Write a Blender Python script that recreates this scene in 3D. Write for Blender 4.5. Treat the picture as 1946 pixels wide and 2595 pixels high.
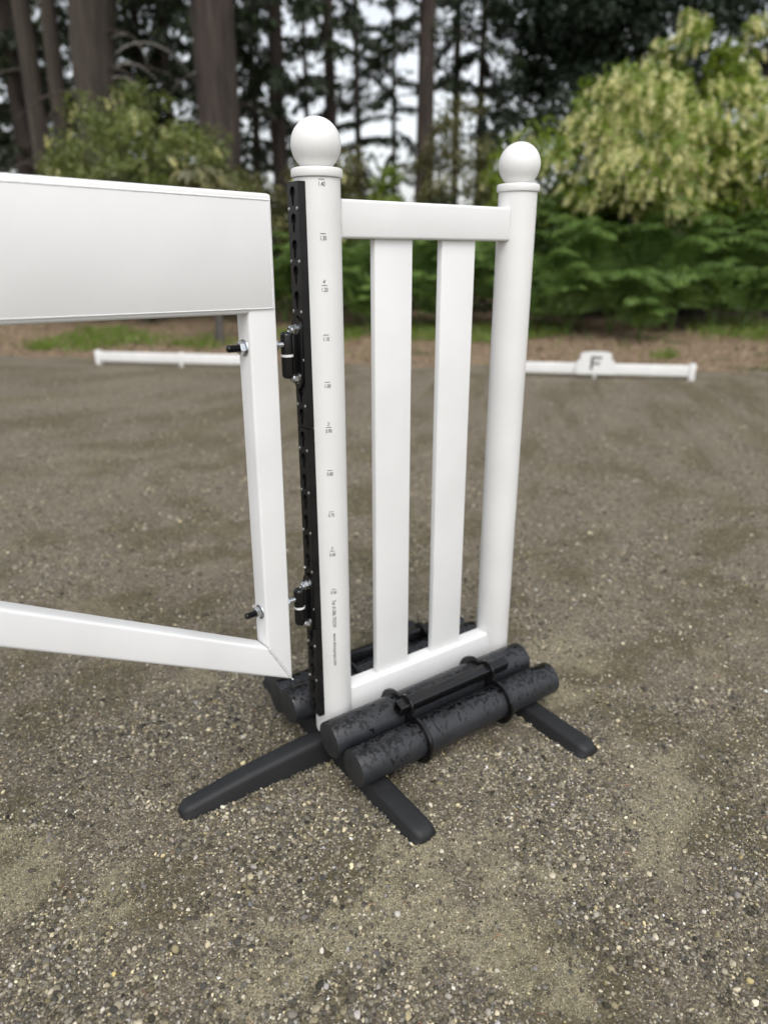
import bpy, bmesh, math, random
import numpy as np
from mathutils import Matrix, Vector
random.seed(7); RNG = np.random.default_rng(11)
for _o in list(bpy.data.objects): bpy.data.objects.remove(_o)
scene = bpy.context.scene
COL = scene.collection
PI = math.pi
# ------------------------------------------------------------------ camera
CAM = np.array([-0.7807, -1.3534, 1.2527])
FW = np.array([0.53775, 0.76971, -0.34405]); RT = np.array([0.81941, -0.57320, -0.00162]); UP = np.array([0.19846, 0.28105, 0.93895])
cd = bpy.data.cameras.new('camera'); co = bpy.data.objects.new('camera', cd); COL.objects.link(co)
co.matrix_world = Matrix(((RT[0], UP[0], -FW[0], CAM[0]), (RT[1], UP[1], -FW[1], CAM[1]), (RT[2], UP[2], -FW[2], CAM[2]), (0, 0, 0, 1)))
cd.sensor_fit = 'HORIZONTAL'; cd.sensor_width = 36; cd.lens = 32.487; cd.clip_start = .05; cd.clip_end = 2000
cd.dof.use_dof = True; cd.dof.focus_distance = 1.44; cd.dof.aperture_fstop = 32.487 / 13.5
scene.camera = co
# ------------------------------------------------------------------ sky and sun (bright overcast)
SUN_EL, SUN_AZ = math.radians(56), math.radians(205)
w = bpy.data.worlds.new('World'); scene.world = w; w.use_nodes = True
nt = w.node_tree; nt.nodes.clear()
sk = nt.nodes.new('ShaderNodeTexSky'); sk.sky_type = 'NISHITA'; sk.sun_disc = False
sk.sun_elevation = SUN_EL; sk.sun_rotation = SUN_AZ; sk.air_density = 1.2; sk.dust_density = 3.0; sk.ozone_density = 1.0
hs = nt.nodes.new('ShaderNodeHueSaturation'); hs.inputs['Saturation'].default_value = .25
bg = nt.nodes.new('ShaderNodeBackground'); bg.inputs[1].default_value = .15
wo = nt.nodes.new('ShaderNodeOutputWorld')
nt.links.new(sk.outputs[0], hs.inputs['Color']); nt.links.new(hs.outputs[0], bg.inputs[0]); nt.links.new(bg.outputs[0], wo.inputs[0])
sl = bpy.data.lights.new('sun', 'SUN'); so = bpy.data.objects.new('sun', sl); COL.objects.link(so)
sl.energy = 0.6; sl.angle = math.radians(35); sl.color = (1, .97, .92)
_d = Vector((math.sin(SUN_AZ) * math.cos(SUN_EL), math.cos(SUN_AZ) * math.cos(SUN_EL), math.sin(SUN_EL)))
so.rotation_euler = _d.to_track_quat('Z', 'Y').to_euler(); so.location = (0, 0, 30)
vs = scene.view_settings; vs.view_transform = 'Standard'; vs.look = 'None'; vs.gamma = 1; vs.use_curve_mapping = False; vs.exposure = 0.70
scene.cycles.max_bounces = 8; scene.cycles.transparent_max_bounces = 8

# ------------------------------------------------------------------ materials
def mat(name):
    m = bpy.data.materials.new(name); m.use_nodes = True; n = m.node_tree
    return m, n, n.nodes['Principled BSDF'], n.links
def node(n, t, **k):
    x = n.nodes.new(t)
    for a, v in k.items():
        if a.startswith('_'): setattr(x, a[1:], v)
        else: x.inputs[a.replace('_', ' ')].default_value = v
    return x
def ramp(n, fac, stops, L):
    r = n.nodes.new('ShaderNodeValToRGB'); e = r.color_ramp.elements
    while len(e) < len(stops): e.new(.5)
    for i, (p, c) in enumerate(stops):
        e[i].position = p; e[i].color = (*c, 1) if len(c) == 3 else c
    L.new(fac, r.inputs[0]); return r
def noise(n, L, scale, detail=4, rough=.55, coord='Object', vec=None, stretch=None):
    tc = n.nodes.new('ShaderNodeTexCoord'); src = tc.outputs[coord] if vec is None else vec
    if stretch:
        mp = n.nodes.new('ShaderNodeMapping'); mp.inputs['Scale'].default_value = stretch; L.new(src, mp.inputs[0]); src = mp.outputs[0]
    t = node(n, 'ShaderNodeTexNoise', Scale=scale, Detail=detail, Roughness=rough); L.new(src, t.inputs['Vector']); return t
def bump(n, L, h, strength, dist, b):
    x = node(n, 'ShaderNodeBump', Strength=strength, Distance=dist); L.new(h, x.inputs['Height']); L.new(x.outputs[0], b.inputs['Normal']); return x
def g3(v): return (v, v, v)

def m_white(name, base=(.715, .715, .71), rough=.38):
    m, n, b, L = mat(name)
    t = noise(n, L, 5, 5); c = ramp(n, t.outputs[0], [(.25, tuple(x * .93 for x in base)), (.6, base), (1, tuple(min(.86, x * 1.04) for x in base))], L)
    # a few faint scuffs with a shape of their own
    s = noise(n, L, 9, 3, .6, stretch=(1, 1, .35)); sr = ramp(n, s.outputs[0], [(.69, (0, 0, 0)), (.78, (1, 1, 1))], L)
    mx = node(n, 'ShaderNodeMixRGB'); mx.inputs[2].default_value = (.60, .595, .57, 1)
    mu = node(n, 'ShaderNodeMath', _operation='MULTIPLY'); mu.inputs[1].default_value = .35
    L.new(sr.outputs[0], mu.inputs[0]); L.new(mu.outputs[0], mx.inputs[0]); L.new(c.outputs[0], mx.inputs[1]); L.new(mx.outputs[0], b.inputs['Base Color'])
    rr = ramp(n, t.outputs[0], [(.3, g3(rough - .06)), (.7, g3(rough + .1))], L); L.new(rr.outputs[0], b.inputs['Roughness'])
    f = noise(n, L, 420, 2); f2 = noise(n, L, 22, 2)
    ad = node(n, 'ShaderNodeMath', _operation='MULTIPLY_ADD'); ad.inputs[1].default_value = .25; L.new(f.outputs[0], ad.inputs[0]); L.new(f2.outputs[0], ad.inputs[2])
    bump(n, L, ad.outputs[0], .12, .002, b); return m
WHITE = m_white('white_powder_coat'); WHITE2 = m_white('white_plastic', (.725, .72, .705), .45)

def m_plain(name, col, rough, metal=0, var=.25, sc=40, bmp=.1, bd=.001, spec=.5):
    m, n, b, L = mat(name)
    t = noise(n, L, sc, 5); c = ramp(n, t.outputs[0], [(.3, tuple(x * (1 - var) for x in col)), (.7, tuple(x * (1 + var) for x in col))], L)
    L.new(c.outputs[0], b.inputs['Base Color']); b.inputs['Roughness'].default_value = rough; b.inputs['Metallic'].default_value = metal
    b.inputs['Specular IOR Level'].default_value = spec
    if bmp: bump(n, L, noise(n, L, sc * 8, 3).outputs[0], bmp, bd, b)
    return m
BLACK = m_plain('black_hinge_steel', (.005, .005, .0055), .25, 0, .3, 30, .05)
TRACK = m_plain('black_track_plastic', (.0065, .0065, .007), .40, 0, .5, 25, .15, .001, .35)
CAVITY = m_plain('dark_liner', (.012, .012, .012), .7, 0, .2)
ZINC = m_plain('zinc_plate', (.62, .64, .66), .22, 1, .12, 60, .05)
SCREW = m_plain('screw_steel', (.55, .55, .54), .3, 1, .15, 60, .05)
NYLON = m_plain('white_nylon', (.75, .75, .74), .4)
PRINT = m_plain('print_ink', (.035, .037, .045), .5, 0, .1, 40, 0)
INKF = m_plain('letter_ink', (.02, .02, .022), .5, 0, .1, 40, 0)

def m_rubber():
    m, n, b, L = mat('grey_black_rubber')
    t = noise(n, L, 14, 6, .6); c = ramp(n, t.outputs[0], [(.3, (.0058, .0062, .0072)), (.6, (.009, .0095, .011)), (.8, (.017, .0172, .018))], L)
    d = noise(n, L, 300, 2); dr = ramp(n, d.outputs[0], [(.70, (0, 0, 0)), (.76, (1, 1, 1))], L)
    mx = node(n, 'ShaderNodeMixRGB'); mx.inputs[2].default_value = (.07, .066, .06, 1); mu = node(n, 'ShaderNodeMath', _operation='MULTIPLY'); mu.inputs[1].default_value = .5
    L.new(dr.outputs[0], mu.inputs[0]); L.new(mu.outputs[0], mx.inputs[0]); L.new(c.outputs[0], mx.inputs[1]); L.new(mx.outputs[0], b.inputs['Base Color'])
    b.inputs['Roughness'].default_value = .62; bump(n, L, noise(n, L, 260, 3).outputs[0], .3, .001, b); return m
RUBBER = m_rubber()
def m_wet(name='wet_black_plastic', amount=.5):
    # matt grey plastic with glossy black rain patches and runs, more of them on the upper side
    m, n, b, L = mat(name)
    geo = n.nodes.new('ShaderNodeNewGeometry'); sp = n.nodes.new('ShaderNodeSeparateXYZ'); L.new(geo.outputs['Normal'], sp.inputs[0])
    t = noise(n, L, 92, 5, .68, stretch=(1, .85, .45)); t2 = noise(n, L, 11, 3, .5)
    a = node(n, 'ShaderNodeMath', _operation='MULTIPLY_ADD'); a.inputs[1].default_value = .17; L.new(sp.outputs[2], a.inputs[0]); L.new(t.outputs[0], a.inputs[2])
    a2 = node(n, 'ShaderNodeMath', _operation='MULTIPLY_ADD'); a2.inputs[1].default_value = .30; L.new(t2.outputs[0], a2.inputs[0]); L.new(a.outputs[0], a2.inputs[2])
    wet = ramp(n, a2.outputs[0], [(.825 - amount * .05, (0, 0, 0)), (.845 - amount * .05, (1, 1, 1))], L)
    base = noise(n, L, 20, 4); dry = ramp(n, base.outputs[0], [(.3, (.014, .015, .0178)), (.7, (.023, .0245, .0285))], L)
    mx = node(n, 'ShaderNodeMixRGB'); L.new(wet.outputs[0], mx.inputs[0]); L.new(dry.outputs[0], mx.inputs[1]); mx.inputs[2].default_value = (.0028, .0028, .0032, 1)
    L.new(mx.outputs[0], b.inputs['Base Color'])
    rr = ramp(n, wet.outputs[0], [(0, g3(.44)), (1, g3(.09))], L); L.new(rr.outputs[0], b.inputs['Roughness'])
    fine = noise(n, L, 350, 2)
    ad = node(n, 'ShaderNodeMath', _operation='MULTIPLY_ADD'); ad.inputs[1].default_value = .12; L.new(fine.outputs[0], ad.inputs[0]); L.new(wet.outputs[0], ad.inputs[2])
    bump(n, L, ad.outputs[0], .35, .0008, b); return m
WET = m_wet()
def m_end():
    m, n, b, L = mat('sawn_plastic_end')
    t = noise(n, L, 45, 5, .7, stretch=(1, 1, .3)); c = ramp(n, t.outputs[0], [(.3, (.011, .0115, .0125)), (.65, (.023, .0235, .024)), (.8, (.042, .042, .041))], L)
    L.new(c.outputs[0], b.inputs['Base Color']); b.inputs['Roughness'].default_value = .6; bump(n, L, t.outputs[0], .5, .002, b); return m
LOGEND = m_end()
def m_bark(name, c0, c1):
    m, n, b, L = mat(name)
    t = noise(n, L, 9, 6, .65, stretch=(1, 1, .12)); c = ramp(n, t.outputs[0], [(.32, c0), (.62, c1), (.8, tuple(x * 1.5 for x in c1))], L)
    L.new(c.outputs[0], b.inputs['Base Color']); b.inputs['Roughness'].default_value = .9; bump(n, L, t.outputs[0], .9, .05, b); return m
BARK = m_bark('conifer_bark', (.017, .012, .010), (.055, .040, .032)); BARKR = m_bark('cedar_bark', (.020, .016, .012), (.060, .046, .035)); PALE = m_bark('bleached_branch', (.16, .145, .13), (.34, .32, .29)); BARKG = m_bark('grey_bark', (.03, .027, .024), (.10, .09, .08))
def m_leaf(name, c0, c1, tr=.35):
    m = bpy.data.materials.new(name); m.use_nodes = True; n = m.node_tree; n.nodes.clear(); L = n.links
    at = n.nodes.new('ShaderNodeAttribute'); at.attribute_name = 'tone'
    c = ramp(n, at.outputs['Fac'], [(0, c0), (1, c1)], L)
    d = n.nodes.new('ShaderNodeBsdfDiffuse'); t = n.nodes.new('ShaderNodeBsdfTranslucent'); g = node(n, 'ShaderNodeBsdfGlossy', Roughness=.45)
    mx = node(n, 'ShaderNodeMixShader', Fac=tr); m2 = node(n, 'ShaderNodeMixShader', Fac=.035); o = n.nodes.new('ShaderNodeOutputMaterial')
    L.new(c.outputs[0], d.inputs[0]); L.new(c.outputs[0], t.inputs[0]); L.new(d.outputs[0], mx.inputs[1]); L.new(t.outputs[0], mx.inputs[2])
    L.new(mx.outputs[0], m2.inputs[1]); L.new(g.outputs[0], m2.inputs[2]); L.new(m2.outputs[0], o.inputs[0]); return m
LF_CON = m_leaf('conifer_needles', (.010, .018, .008), (.040, .064, .020))
LF_DARK = m_leaf('dark_glossy_leaf', (.010, .020, .012), (.032, .055, .026))
LF_SHR = m_leaf('shrub_leaf', (.100, .165, .016), (.290, .370, .045), .42)
LF_SHRD = m_leaf('dull_shrub_leaf', (.075, .105, .022), (.20, .235, .06))
LF_OLV = m_leaf('olive_leaf', (.07, .075, .025), (.19, .18, .07))
LF_FLW = m_leaf('cream_blossom', (.72, .69, .30), (.86, .83, .48), .35)
LF_FERN = m_leaf('bracken_frond', (.060, .115, .024), (.185, .285, .065))
LF_GRS = m_leaf('grass_blade', (.09, .15, .018), (.20, .29, .04))
LF_DRY = m_leaf('dry_grass_blade', (.22, .17, .09), (.42, .34, .18))
LF_TWIG = m_leaf('dead_twig', (.10, .085, .075), (.26, .24, .22), .05)

# ------------------------------------------------------------------ object helpers
def link_mesh(name, me, material=None, parent=None, smooth=False):
    o = bpy.data.objects.new(name, me); COL.objects.link(o)
    if material and not me.materials: me.materials.append(material)
    if smooth: me.polygons.foreach_set('use_smooth', np.ones(len(me.polygons), bool))
    if parent: o.parent = parent
    return o
def from_bm(name, bm, material, parent=None, smooth=True, auto=35):
    me = bpy.data.meshes.new(name); bmesh.ops.recalc_face_normals(bm, faces=bm.faces[:])
    if smooth:
        for f in bm.faces: f.smooth = True
        for e in bm.edges:
            if len(e.link_faces) == 2 and e.calc_face_angle(0) > math.radians(auto): e.smooth = False
    bm.to_mesh(me); bm.free(); return link_mesh(name, me, material, parent)
def thing(name, label, cat, loc=(0, 0, 0), group=None, rot=None):
    o = bpy.data.objects.new(name, None); COL.objects.link(o); o.location = loc; o.empty_display_size = .1
    if rot: o.rotation_euler = rot
    o['label'] = label; o['category'] = cat
    if group: o['group'] = group
    return o
def tag(o, label, cat, group=None):
    o['label'] = label; o['category'] = cat
    if group: o['group'] = group
    return o
def rbox(bm, x0, x1, y0, y1, z0, z1, bev=.006, seg=3):
    r = bmesh.ops.create_cube(bm, size=1)
    for v in r['verts']: v.co = Vector(((x0 + x1) / 2 + v.co.x * (x1 - x0), (y0 + y1) / 2 + v.co.y * (y1 - y0), (z0 + z1) / 2 + v.co.z * (z1 - z0)))
    es = {e for v in r['verts'] for e in v.link_edges}
    if bev: bmesh.ops.bevel(bm, geom=list(es), offset=bev, segments=seg, profile=.5, affect='EDGES')
def lathe(bm, prof, seg=48, M=None):
    # profile of (radius, height) about local z; closed at radius 0 ends
    rings = []
    for r, z in prof:
        if r < 1e-6: rings.append([bm.verts.new((0, 0, z))])
        else: rings.append([bm.verts.new((r * math.cos(2 * PI * i / seg), r * math.sin(2 * PI * i / seg), z)) for i in range(seg)])
    new = [v for r in rings for v in r]
    for a, b in zip(rings, rings[1:]):
        for i in range(seg):
            j = (i + 1) % seg
            if len(a) == 1 and len(b) == 1: continue
            if len(a) == 1: bm.faces.new((a[0], b[i], b[j]))
            elif len(b) == 1: bm.faces.new((a[i], a[j], b[0]))
            else: bm.faces.new((a[i], a[j], b[j], b[i]))
    if M is not None:
        for v in new: v.co = M @ v.co
    return new
AX_X = Matrix.Rotation(PI / 2, 4, 'Y')       # local z -> world x
def tube(bm, pts, rad, seg=8, cap=True):
    pts = [Vector(p) for p in pts]; rings = []
    n = len(pts)
    for i, p in enumerate(pts):
        t = (pts[min(i + 1, n - 1)] - pts[max(i - 1, 0)]).normalized()
        a = t.orthogonal().normalized() if i == 0 else (a - t * a.dot(t)).normalized()
        b = t.cross(a); r = rad[i] if hasattr(rad, '__len__') else rad
        rings.append([bm.verts.new(p + (a * math.cos(2 * PI * k / seg) + b * math.sin(2 * PI * k / seg)) * r) for k in range(seg)])
    for A, B in zip(rings, rings[1:]):
        for k in range(seg): bm.faces.new((A[k], A[(k + 1) % seg], B[(k + 1) % seg], B[k]))
    if cap: bm.faces.new(rings[0][::-1]); bm.faces.new(rings[-1])
def prism(bm, outline, x0, x1):
    # closed yz outline extruded along x
    a = [bm.verts.new((x0, y, z)) for y, z in outline]; b = [bm.verts.new((x1, y, z)) for y, z in outline]; n = len(a)
    bm.faces.new(a); bm.faces.new(b[::-1])
    for i in range(n): bm.faces.new((a[i], a[(i + 1) % n], b[(i + 1) % n], b[i]))
def hexnut(bm, af, h, M):
    r = af / math.sqrt(3); new = lathe(bm, [(0, 0), (r * .86, 0), (r, h * .14), (r, h * .86), (r * .86, h), (0, h)], 6, M)
def bead(bm, a, b, r=.0016, step=.0034, jit=.0005, mod=.38):
    a, b = Vector(a), Vector(b); n = max(2, int((b - a).length / step)); pts = []; rad = []
    for i in range(n * 3 + 1):
        f = i / (n * 3); pts.append(a.lerp(b, f) + Vector([random.uniform(-jit, jit) for _ in range(3)])); rad.append(r * (1.0 + mod * math.cos(2 * PI * i / 3)))
    tube(bm, pts, rad, 6)

# ------------------------------------------------------------------ noise for layout
def vnoise(x, y, seed=0):
    xi = np.floor(x).astype(np.int64); yi = np.floor(y).astype(np.int64); fx = x - xi; fy = y - yi
    def h(a, b):
        v = (a * 374761393 + b * 668265263 + seed * 144665) & 0x7fffffff
        v = ((v ^ (v >> 13)) * 1274126177) & 0x7fffffff
        return ((v ^ (v >> 16)) & 0xffff) / 65535.
    u = fx * fx * (3 - 2 * fx); v = fy * fy * (3 - 2 * fy)
    return (h(xi, yi) * (1 - u) + h(xi + 1, yi) * u) * (1 - v) + (h(xi, yi + 1) * (1 - u) + h(xi + 1, yi + 1) * u) * v
def fbm(x, y, f, seed=0, oct=4):
    s = 0; a = .5; t = 0
    for i in range(oct): s = s + a * vnoise(x * f, y * f, seed + i * 17); t += a; a *= .55; f *= 2.03
    return s / t
# arena edge frame: EV runs along the edge, NV points out of the arena towards the trees
EV = np.array([.7035, -.7107]); NV = np.array([.7107, .7035]); L0 = np.array([1.339, 7.974]) + .38 * NV
def en(x, y): return (x - L0[0]) * EV[0] + (y - L0[1]) * EV[1], (x - L0[0]) * NV[0] + (y - L0[1]) * NV[1]
def sst(t): t = np.clip(t, 0, 1); return t * t * (3 - 2 * t)
def bank_h(x, y):
    e, n = en(x, y)
    return -.05 + .05 * sst((n + .25) / .5) + .28 * sst(n / 5.5) + .5 * sst((n - 6) / 20) + (fbm(x, y, 1.3, 5) - .5) * .10 * sst((n + .3) / 1.) + (fbm(x, y, 2.6, 15) - .5) * .10 * sst((n + .45) / .3) * sst((1.2 - n) / .8)
def arena_h(x, y): return (fbm(x, y, 2.2, 31, 3) - .5) * .014 + (fbm(x, y, 14, 32, 3) - .5) * .006 - .001
def sand_m(x, y): return sst((fbm(x, y, 6.2, 3, 4) - .535) / .16) * (.25 + .70 * sst((2.9 - np.hypot(x - CAM[0], y - CAM[1])) / 1.3))
def moss_m(x, y): return sst((fbm(x + 9, y - 4, 5.0, 8, 4) - .46) / .20)
F2 = np.array([.5727, .8198]); R2 = np.array([.8198, -.5727])
def bgp(xs, d, ys=654):
    # ground position of a thing seen at photo column xs (read off at photo row ys), d metres ahead of the camera
    s = (xs - 973) * d / (1649 + .344 * (1297.5 - ys)); q = CAM[:2] + F2 * d + R2 * s; return float(q[0]), float(q[1])
def zat(ys, d): u = 1297.5 - ys; return CAM[2] + d * (.939 * u - 604.2) / (1649 + .344 * u)

# ------------------------------------------------------------------ ground sheets
def grid_sheet(name, es, ns, hf, attrs):
    E_, N_ = np.meshgrid(es, ns); X = L0[0] + E_ * EV[0] + N_ * NV[0]; Y = L0[1] + E_ * EV[1] + N_ * NV[1]; Z = hf(X, Y)
    v = np.stack([X.ravel(), Y.ravel(), Z.ravel()], 1); nx, ny = len(es), len(ns)
    i = (np.arange(ny - 1)[:, None] * nx + np.arange(nx - 1)[None]).ravel(); f = np.stack([i, i + nx, i + nx + 1, i + 1], 1)
    me = bpy.data.meshes.new(name); fast_mesh(me, v, f)
    for k, fn in attrs.items():
        a = me.attributes.new(k, 'FLOAT', 'POINT'); a.data.foreach_set('value', fn(X, Y).ravel().astype(np.float32))
    return link_mesh(name, me, None, None, True)
def fast_mesh(me, v, f):
    v = np.asarray(v, np.float32); f = np.asarray(f, np.int32); k = f.shape[1]
    me.vertices.add(len(v)); me.vertices.foreach_set('co', v.ravel()); me.loops.add(f.size); me.loops.foreach_set('vertex_index', f.ravel())
    me.polygons.add(len(f)); me.polygons.foreach_set('loop_start', np.arange(0, f.size, k, dtype=np.int32)); me.polygons.foreach_set('loop_total', np.full(len(f), k, np.int32))
    me.update(calc_edges=True); me.validate()
def spaced(a, b, c0, c1, fine, far=1.0):
    out = list(np.arange(c0, c1, fine)); s = fine; x = c0
    lo = []
    while x > a: s = min(s * 1.22, far); x -= s; lo.append(x)
    s = fine; x = out[-1]; hi = []
    while x < b: s = min(s * 1.22, far); x += s; hi.append(x)
    return np.array(lo[::-1] + out + hi)
CE, CN = en(CAM[0], CAM[1])
arena = grid_sheet('arena_surface', spaced(-60, 60, CE - 1.7, CE + 3.2, .028, 2.), np.append(spaced(-60, -.7, CN - .4, CN + 3.4, .028, 1.5)[:-1], np.arange(-.7, .5, .06)), arena_h, {'sand': sand_m, 'moss': moss_m})
arena['kind'] = 'structure'
ground = grid_sheet('ground', spaced(-300, 300, CE - 9, CE + 12, .25, 12.), np.concatenate([[-200, -60, -20, -8, -3, -1.], spaced(-.6, 300, -.5, 7, .12, 12.)]), lambda x, y: bank_h(x, y) + np.where(en(x, y)[1] < -.9, -.05, 0), {})
ground['kind'] = 'structure'
def m_arena():
    m, n, b, L = mat('gravel_fines')
    a1 = n.nodes.new('ShaderNodeAttribute'); a1.attribute_name = 'sand'; a2 = n.nodes.new('ShaderNodeAttribute'); a2.attribute_name = 'moss'
    t = noise(n, L, 95, 5, .75); t3 = noise(n, L, 26, 6, .85)
    vo = node(n, 'ShaderNodeTexVoronoi', Scale=190); tc = n.nodes.new('ShaderNodeTexCoord'); L.new(tc.outputs['Object'], vo.inputs['Vector'])
    sepc = n.nodes.new('ShaderNodeSeparateColor'); L.new(vo.outputs['Color'], sepc.inputs[0])
    base = ramp(n, t.outputs[0], [(0.28, (0.0398, 0.0307, 0.0204)), (0.52, (0.1223, 0.0975, 0.0662)), (0.75, (0.2391, 0.1989, 0.1382))], L)
    speck = ramp(n, sepc.outputs[0], [(0, (0.0664, 0.0553, 0.0409)), (0.55, (0.1594, 0.1335, 0.0962)), (0.86, (0.2656, 0.2308, 0.1682)), (1, (0.5048, 0.4490, 0.3365))], L)
    m0 = node(n, 'ShaderNodeMixRGB', Fac=.55); L.new(base.outputs[0], m0.inputs[1]); L.new(speck.outputs[0], m0.inputs[2])
    moss = ramp(n, t.outputs[0], [(0.3, (0.0374, 0.0302, 0.0131)), (0.55, (0.0988, 0.0811, 0.0363)), (0.75, (0.1664, 0.1414, 0.0686))], L)
    m1 = node(n, 'ShaderNodeMixRGB'); mm = node(n, 'ShaderNodeMath', _operation='MULTIPLY'); mm.inputs[1].default_value = .75; L.new(a2.outputs['Fac'], mm.inputs[0]); L.new(mm.outputs[0], m1.inputs[0]); L.new(m0.outputs[0], m1.inputs[1]); L.new(moss.outputs[0], m1.inputs[2])
    sand = ramp(n, t.outputs[0], [(0.28, (0.1380, 0.1183, 0.0725)), (0.55, (0.3036, 0.2709, 0.1741)), (0.78, (0.4968, 0.4563, 0.3190))], L)
    m2 = node(n, 'ShaderNodeMixRGB'); ms = node(n, 'ShaderNodeMath', _operation='MULTIPLY'); ms.inputs[1].default_value = .65; L.new(a1.outputs['Fac'], ms.inputs[0]); L.new(ms.outputs[0], m2.inputs[0]); L.new(m1.outputs[0], m2.inputs[1]); L.new(sand.outputs[0], m2.inputs[2])
    tone = ramp(n, t3.outputs[0], [(.32, g3(.66)), (.68, g3(1.36))], L); m3 = node(n, 'ShaderNodeMixRGB', _blend_type='MULTIPLY', Fac=1); L.new(m2.outputs[0], m3.inputs[1]); L.new(tone.outputs[0], m3.inputs[2])
    L.new(m3.outputs[0], b.inputs['Base Color']); b.inputs['Roughness'].default_value = .9
    hh = node(n, 'ShaderNodeMath', _operation='SUBTRACT'); L.new(t.outputs[0], hh.inputs[0]); L.new(vo.outputs['Distance'], hh.inputs[1])
    bump(n, L, hh.outputs[0], .8, .006, b); return m
arena.data.materials.append(m_arena())
def m_bank():
    m, n, b, L = mat('bark_mulch_and_moss')
    t = noise(n, L, 34, 6, .7); p = noise(n, L, 1.1, 4, .6)
    br = ramp(n, t.outputs[0], [(.3, (.11, .074, .045)), (.55, (.28, .195, .125)), (.78, (.46, .36, .24))], L)
    gr = ramp(n, t.outputs[0], [(.3, (.035, .042, .010)), (.6, (.10, .105, .025)), (.8, (.20, .18, .06))], L)
    k = ramp(n, p.outputs[0], [(.57, (0, 0, 0)), (.70, (1, 1, 1))], L); mx = node(n, 'ShaderNodeMixRGB'); L.new(k.outputs[0], mx.inputs[0]); L.new(br.outputs[0], mx.inputs[1]); L.new(gr.outputs[0], mx.inputs[2])
    L.new(mx.outputs[0], b.inputs['Base Color']); b.inputs['Roughness'].default_value = .95; bump(n, L, t.outputs[0], 1, .04, b); return m
ground.data.materials.append(m_bank())

# ------------------------------------------------------------------ scattered gravel, needles and dry moss (geometry-node instances on points)
def scatter(name, pts, scale, rot, idx, col, shape, material, label, cat):
    me = bpy.data.meshes.new(name); n = len(pts); me.vertices.add(n); me.vertices.foreach_set('co', pts.astype(np.float32).ravel())
    for k, ty, d, key in (('iscale', 'FLOAT_VECTOR', scale, 'vector'), ('irot', 'FLOAT_VECTOR', rot, 'vector'), ('iidx', 'INT', idx, 'value'), ('icol', 'FLOAT_COLOR', col, 'color')):
        a = me.attributes.new(k, ty, 'POINT'); a.data.foreach_set(key, (d.astype(np.int32) if ty == 'INT' else d.astype(np.float32)).ravel())
    o = link_mesh(name, me, material); o['kind'] = 'stuff'; o['label'] = label; o['category'] = cat
    g = bpy.data.node_groups.new(name + '_nodes', 'GeometryNodeTree')
    g.interface.new_socket('Geometry', in_out='INPUT', socket_type='NodeSocketGeometry'); g.interface.new_socket('Geometry', in_out='OUTPUT', socket_type='NodeSocketGeometry')
    N = g.nodes; K = g.links; gi = N.new('NodeGroupInput'); go = N.new('NodeGroupOutput'); jn = N.new('GeometryNodeJoinGeometry')
    for k in range(5):
        if shape == 'pebble':
            ic = N.new('GeometryNodeMeshIcoSphere'); ic.inputs['Radius'].default_value = 1; ic.inputs['Subdivisions'].default_value = 2
            tn = N.new('ShaderNodeTexNoise'); tn.noise_dimensions = '4D'; tn.inputs['W'].default_value = 3.7 * k; tn.inputs['Scale'].default_value = .9; tn.inputs['Detail'].default_value = 1.5
            sb = N.new('ShaderNodeVectorMath'); sb.operation = 'SUBTRACT'; sb.inputs[1].default_value = (.5, .5, .5); K.new(tn.outputs['Color'], sb.inputs[0])
            sc = N.new('ShaderNodeVectorMath'); sc.operation = 'SCALE'; sc.inputs['Scale'].default_value = 1.5; K.new(sb.outputs[0], sc.inputs[0])
            sp = N.new('GeometryNodeSetPosition'); K.new(ic.outputs['Mesh'], sp.inputs['Geometry']); K.new(sc.outputs[0], sp.inputs['Offset'])
            ss = N.new('GeometryNodeSetShadeSmooth'); K.new(sp.outputs[0], ss.inputs[0]); last = ss
        else:
            cy = N.new('GeometryNodeMeshCylinder'); cy.inputs['Vertices'].default_value = 3; cy.inputs['Radius'].default_value = 1; cy.inputs['Depth'].default_value = 1; cy.inputs['Side Segments'].default_value = 4
            ps = N.new('GeometryNodeInputPosition'); sx = N.new('ShaderNodeSeparateXYZ'); K.new(ps.outputs[0], sx.inputs[0])
            ml = N.new('ShaderNodeMath'); ml.operation = 'MULTIPLY'; K.new(sx.outputs[2], ml.inputs[0]); K.new(sx.outputs[2], ml.inputs[1])
            m2 = N.new('ShaderNodeMath'); m2.operation = 'MULTIPLY'; m2.inputs[1].default_value = 4. * (k - 2) + 3; K.new(ml.outputs[0], m2.inputs[0])
            cx = N.new('ShaderNodeCombineXYZ'); K.new(m2.outputs[0], cx.inputs[0])
            sp = N.new('GeometryNodeSetPosition'); K.new(cy.outputs['Mesh'], sp.inputs['Geometry']); K.new(cx.outputs[0], sp.inputs['Offset']); last = sp
        sm = N.new('GeometryNodeSetMaterial'); sm.inputs['Material'].default_value = material; K.new(last.outputs[0], sm.inputs[0])
        g2 = N.new('GeometryNodeGeometryToInstance'); K.new(sm.outputs[0], g2.inputs[0]); K.new(g2.outputs[0], jn.inputs[0])
    ip = N.new('GeometryNodeInstanceOnPoints'); ip.inputs['Pick Instance'].default_value = True
    def att(nm, ty):
        a = N.new('GeometryNodeInputNamedAttribute'); a.data_type = ty; a.inputs['Name'].default_value = nm; return a.outputs[0]
    K.new(gi.outputs[0], ip.inputs['Points']); K.new(jn.outputs[0], ip.inputs['Instance']); K.new(att('iidx', 'INT'), ip.inputs['Instance Index'])
    K.new(att('irot', 'FLOAT_VECTOR'), ip.inputs['Rotation']); K.new(att('iscale', 'FLOAT_VECTOR'), ip.inputs['Scale']); K.new(ip.outputs[0], go.inputs[0])
    md = o.modifiers.new('scatter', 'NODES'); md.node_group = g; return o
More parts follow.
